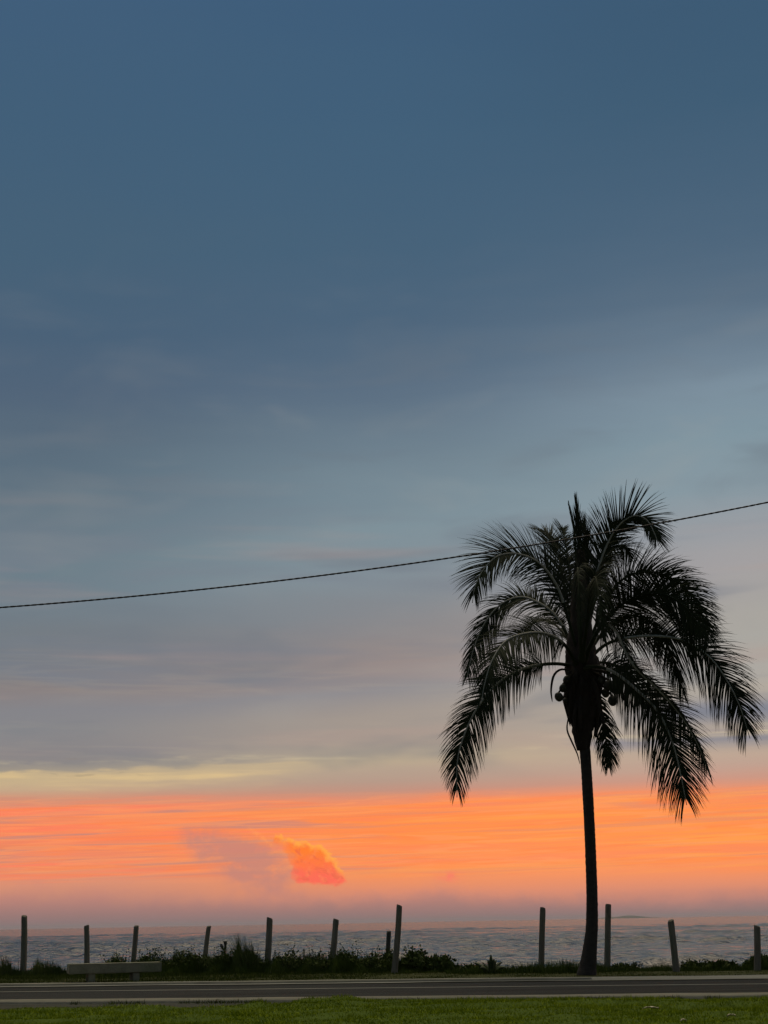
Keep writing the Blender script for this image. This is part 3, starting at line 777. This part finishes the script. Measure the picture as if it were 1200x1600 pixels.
LEAFLETS = 0
def frond(pts, L=0.80, roll=20, n=84, a0=68, a1=24, droop=0.35, up=1.0, dn=1.0, start=0.14, seed=0, w=0.0195, thick=0.034, vee=0.15, ragged=0.16, tipl=0.36):
    """one feather leaf: a tapering midrib through pts with two rows of long narrow leaflets"""
    rng = random.Random(seed)
    L *= 1.28; n = int(n * 1.95); a0 = min(a0, 62) if a0 > 30 else a0; a1 = max(a1, 38) if a0 > 30 else a1
    path, LEN = spline([pp(*p) for p in pts], 64)
    rad = [thick * (1 - 0.80 * (i / 63) ** 1.1) * (1.5 if i < 3 else 1.0) for i in range(64)]
    v, f = tube(path, rad, 6, True)
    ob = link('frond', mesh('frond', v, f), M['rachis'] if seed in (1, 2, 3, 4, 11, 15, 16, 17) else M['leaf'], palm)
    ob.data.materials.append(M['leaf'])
    for p_ in ob.data.polygons:                # the stalk below the first leaflets is darker
        if p_.index < 6 * int(63 * start * 1.1): p_.material_index = 1
    co = []; fa = []
    depth_dir = Vector((0, 1, 0)); g = Vector((0, 0, -1))
    r = R(roll)
    for sgn in (1, -1):
        gap = 0
        for k in range(n):
            t = start + (0.955 - start) * (k + rng.uniform(-0.3, 0.3)) / (n - 1); t = min(max(t, start), 0.999)
            if gap > 0: gap -= 1; continue
            if rng.random() < ragged * 0.25: gap = rng.randint(1, 2)
            i = t * 63; j = min(int(i), 62); p = path[j].lerp(path[j + 1], i - j)
            T = (path[min(j + 2, 63)] - path[max(j - 1, 0)]).normalized()
            P_ = depth_dir.cross(T)
            if P_.length < 0.15: P_ = Vector((1, 0, 0)) - T * T.x
            P_.normalize(); D_ = T.cross(P_).normalized()
            S = (P_ * math.cos(r) + D_ * math.sin(r)).normalized(); N = T.cross(S).normalized()
            if N.z < 0 and abs(N.z) > 0.3: N = -N
            a = R((a0 + (a1 - a0) * min(1.0, t / 0.86) ** 1.2) * (1.0 if t < 0.86 else 1.0 - 0.62 * (t - 0.86) / 0.14) + rng.gauss(0, 2.5))
            prof = math.sin(math.pi * min(1, (0.22 + 0.62 * ((t - start) / (1 - start))))) ** 0.8
            tt = (t - start) / (1 - start)
            prof = (0.55 + 0.45 * min(1, tt / 0.22)) * (1.0 if tt < 0.55 else 1.0 - (1 - tipl) * ((tt - 0.55) / 0.45) ** 1.3)
            upper = (S * sgn).z > 0
            l = L * prof * (up if upper else dn) * rng.uniform(1 - ragged, 1 + ragged * 0.6)
            d = (S * sgn * math.cos(vee) + N * math.sin(vee)) * math.sin(a) + T * math.cos(a)
            d = (d + Vector((rng.gauss(0, 0.03), rng.gauss(0, 0.06), rng.gauss(0, 0.03)))).normalized()
            dr = (droop + 0.06) * rng.uniform(0.6, 1.5) * (2.2 if rng.random() < 0.05 else 1.0) * (0.8 if upper else 1.25)
            wv = d.cross(N)
            wv = (Matrix.Rotation(rng.gauss(0, 0.30), 3, d) @ wv).normalized()
            base = len(co); segs = 5; c = p.copy(); dd = d.copy(); ww0 = w * rng.uniform(0.8, 1.15) * (0.75 + 0.25 * prof)
            for s in range(segs + 1):
                x = s / segs
                ww = ww0 * (1.0 if x < 0.25 else 1 - 0.9 * ((x - 0.25) / 0.75) ** 0.9) * 0.5 + 0.0012
                if s == segs: co.append(c.copy())
                else: co += [c - wv * ww, c + wv * ww]
                dd = (dd + g * dr * (0.35 + x) * 0.42).normalized()
                c = c + dd * (l / segs)
            for s in range(segs - 1):
                b = base + 2 * s; fa.append((b, b + 1, b + 3, b + 2))
            b = base + 2 * (segs - 1); fa.append((b, b + 1, b + 2))
    lo = link('leaflets', mesh('leaflets', co, fa), M['leaf'], None); lo.parent = ob
    lo.matrix_parent_inverse = ob.matrix_world.inverted() if False else Matrix.Identity(4)
    lo['kind'] = 'stuff'
    return ob

H_ = (908, 1040)                               # where the leaf bases meet
# left side, top to bottom
frond([(906, 1035, -0.1), (893, 985, -0.3), (872, 920, -0.5), (845, 882, -0.7), (812, 866, -0.9), (780, 868, -1.1), (757, 888, -1.2), (743, 915, -1.3), (738, 942, -1.3)],
      L=0.68, roll=25, droop=0.26, up=1.0, dn=0.9, start=0.26, seed=1, a0=70, a1=30)
frond([(904, 1040, 0.2), (890, 1000, 0.3), (868, 962, 0.5), (840, 941, 0.7), (812, 933, 0.9), (782, 945, 1.0), (757, 975, 1.1), (740, 1015, 1.15), (728, 1068, 1.1)],
      L=0.74, roll=30, droop=0.55, up=0.7, dn=0.9, start=0.2, seed=2)
frond([(903, 1042, -0.2), (880, 1005, -0.6), (852, 990, -1.0), (820, 990, -1.4), (790, 1002, -1.7), (770, 1030, -2.0), (758, 1066, -2.1), (752, 1100, -2.1)],
      L=0.76, roll=35, droop=0.75, up=0.75, dn=0.95, start=0.16, seed=3)
frond([(903, 1046, 0.0), (880, 1038, -0.2), (850, 1038, -0.4), (815, 1046, -0.5), (780, 1066, -0.6), (750, 1100, -0.7), (728, 1142, -0.7), (715, 1188, -0.7), (714, 1246, -0.6)],
      L=0.78, roll=15, droop=0.5, up=0.72, dn=0.85, start=0.2, seed=4, thick=0.034)
# left, behind: fans seen between
frond([(906, 1030, 0.3), (893, 975, 0.7), (882, 915, 1.1), (872, 868, 1.5), (860, 838, 1.8), (845, 826, 2.0)],
      L=0.70, roll=30, droop=0.15, start=0.25, seed=5, n=60)
frond([(907, 1030, 0.2), (898, 960, 0.5), (890, 900, 0.8), (884, 850, 1.0), (878, 820, 1.3)],
      L=0.55, roll=35, droop=0.10, start=0.25, seed=6, n=52)
frond([(904, 1036, 0.4), (888, 1000, 1.0), (866, 975, 1.6), (846, 968, 2.1), (828, 978, 2.5), (815, 1005, 2.8)],
      L=0.72, roll=40, droop=0.6, start=0.2, seed=7, n=56)
# spear leaves, still folded
frond([(908, 1040, -0.1), (907, 960, -0.1), (906, 880, -0.05), (903, 825, 0.0), (900, 778, 0.05)], L=0.55, roll=10, a0=15, a1=6, droop=0.0, start=0.25, seed=8, n=44, up=0.9, dn=0.9, vee=0.0)
frond([(909, 1040, 0.1), (913, 970, 0.1), (915, 900, 0.2), (915, 850, 0.2), (912, 812, 0.3)], L=0.60, roll=30, a0=20, a1=10, droop=0.02, start=0.25, seed=9, n=44)
frond([(907, 1040, -0.1), (904, 960, -0.2), (900, 880, -0.2), (897, 830, -0.2), (888, 782, -0.25)], L=0.22, roll=20, a0=8, a1=4, droop=0.0, start=0.55, seed=10, n=16)
# upper right plume
frond([(911, 1035, 0.0), (921, 960, 0.0), (933, 895, -0.1), (950, 848, -0.2), (968, 820, -0.35), (990, 806, -0.5), (1010, 812, -0.7), (1022, 832, -0.8), (1030, 854, -0.85)],
      L=0.78, roll=12, droop=0.16, up=0.78, dn=0.55, start=0.34, seed=11, a0=58, a1=34, n=90)
frond([(911, 1032, 0.3), (922, 960, 0.6), (936, 900, 1.0), (950, 868, 1.4), (965, 852, 1.8), (980, 856, 2.1), (990, 880, 2.4)],
      L=0.66, roll=40, droop=0.4, start=0.25, seed=12, n=60)
# right side, top to bottom
frond([(912, 1036, 0.2), (930, 980, 0.3), (955, 925, 0.4), (982, 900, 0.5), (1018, 893, 0.6), (1052, 905, 0.8), (1080, 930, 0.9), (1100, 965, 1.0), (1112, 1000, 1.0)],
      L=0.80, roll=25, droop=0.42, up=0.75, dn=1.0, start=0.26, seed=13)
frond([(912, 1038, -0.3), (935, 985, -0.6), (965, 950, -0.9), (1000, 930, -1.3), (1035, 928, -1.6), (1066, 944, -1.9), (1090, 975, -2.0), (1108, 1012, -2.1)],
      L=0.84, roll=30, droop=0.40, up=0.85, dn=1.05, start=0.2, seed=14)
frond([(912, 1040, 0.1), (945, 1008, 0.3), (985, 996, 0.3), (1030, 994, 0.3), (1072, 1002, 0.2), (1108, 1026, 0.1), (1135, 1062, 0.0), (1156, 1104, -0.1), (1172, 1154, -0.1)],
      L=0.84, roll=18, droop=0.48, up=0.85, dn=1.0, start=0.2, seed=15, thick=0.034)
frond([(913, 1044, -0.3), (935, 1042, -0.5), (962, 1052, -0.7), (995, 1078, -0.9), (1028, 1112, -1.0), (1050, 1158, -1.1), (1062, 1203, -1.1), (1073, 1258, -1.0)],
      L=0.86, roll=14, droop=0.5, up=0.9, dn=1.0, start=0.14, seed=16, thick=0.034)
frond([(912, 1030, -0.3), (940, 978, -0.8), (962, 985, -1.2), (978, 1018, -1.5), (996, 1046, -1.6), (1030, 1078, -1.7), (1064, 1118, -1.7), (1090, 1162, -1.7), (1111, 1216, -1.6)],
      L=0.62, roll=62, droop=0.9, up=0.6, dn=1.0, start=0.2, seed=17, thick=0.042, vee=-0.25)
frond([(912, 1034, 0.4), (945, 985, 0.9), (985, 962, 1.3), (1020, 975, 1.6), (1042, 1010, 1.8), (1058, 1050, 1.9), (1072, 1096, 1.9)],
      L=0.60, roll=60, droop=1.0, start=0.2, seed=18, vee=-0.2)
# towards the viewer and hanging
frond([(910, 1034, -0.4), (918, 965, -1.0), (925, 915, -1.6), (930, 902, -2.1), (935, 925, -2.5), (940, 965, -2.7), (944, 1010, -2.7)],
      L=0.66, roll=55, droop=0.9, start=0.22, seed=19, n=64)
frond([(909, 1034, -0.4), (905, 960, -0.9), (903, 905, -1.4), (903, 888, -1.8), (904, 905, -2.2), (906, 945, -2.4), (907, 1000, -2.4)],
      L=0.42, roll=70, droop=1.0, start=0.22, seed=20, n=60, thick=0.04)
# old leaf hanging beside the trunk
frond([(913, 1050, -0.1), (928, 1070, -0.1), (938, 1105, 0.0), (944, 1140, 0.0), (949, 1170, 0.0), (951, 1201, 0.0)],
      L=0.46, roll=25, droop=0.9, start=0.25, seed=22, n=46, up=0.9, dn=0.9)
frond([(913, 1044, 0.5), (930, 1036, 0.9), (950, 1036, 1.3), (972, 1044, 1.6), (990, 1066, 1.9), (1000, 1100, 2.0)],
      L=0.62, roll=30, droop=0.8, start=0.3, seed=23, n=46)

def crown_base():
    """overlapping leaf bases and fibre below the crown"""
    rng = random.Random(8)
    sec = [(1172, 912, 9.6), (1160, 911, 12), (1140, 910, 17), (1115, 910, 21), (1090, 911, 22), (1065, 911, 24), (1045, 910, 27), (1020, 908, 24), (990, 907, 19), (950, 907, 15), (900, 907, 11), (860, 907, 7)]
    path = [pp(x, y) for y, x, r in sec]; P, L = spline(path, 46)
    ys = [p.z for p in path]; rr = [r * PY / F_PX for *_, r in sec]
    v, f = tube(P, [float(np.interp(p.z, ys, rr)) for p in P], 20, True, 0.10, rng)
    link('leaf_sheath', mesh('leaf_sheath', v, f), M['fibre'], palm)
    for k in range(44):                        # old boots and rags of fibre
        th = rng.uniform(0, 2 * math.pi); y0 = rng.uniform(1030, 1110); ln = rng.uniform(28, 70)
        r0 = float(np.interp(-y0, [-1172, -1140, -1090, -1040], [9, 17, 21, 25])) * PY / F_PX
        a = pp(911, y0) + Vector((math.cos(th) * r0 * 0.9, math.sin(th) * r0 * 0.9, 0))
        b = pp(911, y0 + ln) + Vector((math.cos(th) * r0 * 0.95, math.sin(th) * r0, 0))
        mid = a.lerp(b, 0.5) + Vector((math.cos(th), math.sin(th), 0)) * rng.uniform(0.02, 0.10)
        vv, ff = tube([a, mid, b], [0.05, 0.04, 0.006], 5)
        link('leaf_base', mesh('leaf_base', vv, ff), M['fibre'], palm)
    for pts, r in (([(893, 1048), (876, 1046), (865, 1056), (861, 1078), (863, 1097)], 0.015),
                   ([(920, 1046), (946, 1050), (962, 1062), (972, 1082), (979, 1104)], 0.022),
                   ([(888, 1120), (886, 1140), (893, 1158), (902, 1178), (906, 1194)], 0.011),
                   ([(926, 1060), (934, 1085), (938, 1110), (945, 1135)], 0.03)):
        P, L = spline([pp(x, y, -0.35) for x, y in pts], 16)
        vv, ff = tube(P, [r * (0.6 + 0.9 * math.sin(math.pi * min(1, i / 15 * 0.9 + 0.1))) for i in range(15)] + [0.003], 7)
        link('flower_spathe', mesh('flower_spathe', vv, ff), M['fibre'], palm)
crown_base()

def coconuts():
    for k, (x, y, r, dz) in enumerate([(879.5, 1075, 6.0, -0.3), (873, 1089, 6.6, -0.38), (886, 1062, 6.5, -0.2), (884, 1095, 4.5, -0.1), (940, 1064, 6.5, -0.3), (951, 1071, 7.6, -0.4),
                                       (962, 1076, 7.8, -0.35), (957, 1095, 7.4, -0.45), (946, 1083, 6.5, -0.2), (967, 1063, 6.0, -0.2)]):
        c = pp(x, y, dz); rr = r * PY / F_PX; rng = random.Random(k)
        bm = bmesh.new(); bmesh.ops.create_uvsphere(bm, u_segments=14, v_segments=10, radius=rr)
        ax = Matrix.Rotation(rng.uniform(-0.6, 0.6), 3, 'Y') @ Matrix.Rotation(rng.uniform(-0.5, 0.5), 3, 'X')
        for v in bm.verts:
            p = v.co.copy(); th = math.atan2(p.y, p.x)
            p.x *= 1 + 0.05 * math.cos(3 * th); p.y *= 1 + 0.05 * math.cos(3 * th); p.z *= 1.14
            v.co = ax @ p + c
        me = bpy.data.meshes.new('coconut'); bm.to_mesh(me); bm.free()
        me.polygons.foreach_set('use_smooth', [True] * len(me.polygons))
        o = link('coconut', me, M['nut'], palm)
        s = pp(909 + (8 if x > 909 else -8), 1046, dz * 0.5)
        P, L = spline([s, s.lerp(c, 0.5) + Vector((0, 0, 0.06)), c + Vector((0, 0, rr))], 8)
        v, f = tube(P, [0.016] * 7 + [0.02], 5)
        st = link('stalk', mesh('stalk', v, f), M['fibre'], None); st.parent = o
coconuts()

# ------------------------------------------------------------------ overhead cable, two strands twisted together
def cable():
    Yc = PY - 4.5
    P = [at(x, y, Yc) for x, y in ((0, 949), (360, 917), (720, 868.5), (1200, 785))]
    A = np.polyfit([p.x for p in P], [p.z for p in P], 2)
    if A[0] < 0: A[0] = 0.001
    parts = []; x0, x1, n = -12.0, 22.0, 900
    for ph in (0, math.pi):
        pts = []
        for i in range(n):
            x = x0 + (x1 - x0) * i / (n - 1); th = x * 2 * math.pi / 0.22 + ph
            pts.append(Vector((x, Yc + 0.004 * math.cos(th), float(np.polyval(A, x)) + 0.004 * math.sin(th))))
        parts.append(tube(pts, [0.0105] * n, 5))
    v, f = merge(parts)
    o = link('overhead_cable', mesh('overhead_cable', v, f), M['cable'])
    tag(o, 'thin black overhead cable sagging across the sky past the palm', 'cable')
cable()

# ------------------------------------------------------------------ litter on the lawn
def litter(x, y, wpx, label, seed):
    p = on_ground(x, y, 0.085); rng = random.Random(seed); w = wpx * p.y / F_PX / 2
    v = []; f = []; n = 9
    for i in range(n):
        s = -1 + 2 * i / (n - 1); hw = 0.42 * w * (1 - abs(s) ** 2.2) + 0.004
        for j in range(5):
            q_ = -1 + 2 * j / 4
            v.append((p.x + s * w, p.y + q_ * hw * 1.6, p.z + 0.012 * (1 - s * s) + 0.012 * abs(q_) + rng.uniform(-0.005, 0.005)))
    for i in range(n - 1):
        for j in range(4): a = i * 5 + j; f.append((a, a + 1, a + 6, a + 5))
    o = link('fallen_leaf', mesh('fallen_leaf', v, f), M['dry'])
    tag(o, label, 'leaf', 'dry leaves on the lawn')
    m_ = o.modifiers.new('thickness', 'SOLIDIFY'); m_.thickness = 0.004
litter(1017, 1577, 24, 'largest of the pale dry leaves lying on the lawn', 1)
litter(1143, 1589, 13, 'small pale dry leaf on the lawn near the right edge', 2)
litter(1068, 1597, 9, 'tiny pale dry leaf at the bottom edge of the lawn', 3)

# ------------------------------------------------------------------ sea air
def haze():
    bm = bmesh.new(); bmesh.ops.create_cube(bm, size=1.0)
    x0, x1, y0, y1, z0, z1 = -13000, 13000, -400, 27500, -9.0, 45.0
    for v in bm.verts:
        v.co = Vector((x0 if v.co.x < 0 else x1, y0 if v.co.y < 0 else y1, z0 if v.co.z < 0 else z1))
    me = bpy.data.meshes.new('haze'); bm.to_mesh(me); bm.free()
    m = bpy.data.materials.new('sea_haze'); m.use_nodes = True; t = m.node_tree; t.nodes.clear()
    o_ = t.nodes.new('ShaderNodeOutputMaterial'); pv = t.nodes.new('ShaderNodeVolumePrincipled')
    pv.inputs['Color'].default_value = (0.86, 0.86, 0.88, 1); pv.inputs['Density'].default_value = 3.6e-5
    t.links.new(pv.outputs[0], o_.inputs['Volume'])
    o = link('haze', me, m); tag(o, 'thin sea haze over the water', 'haze', kind='stuff')
haze()
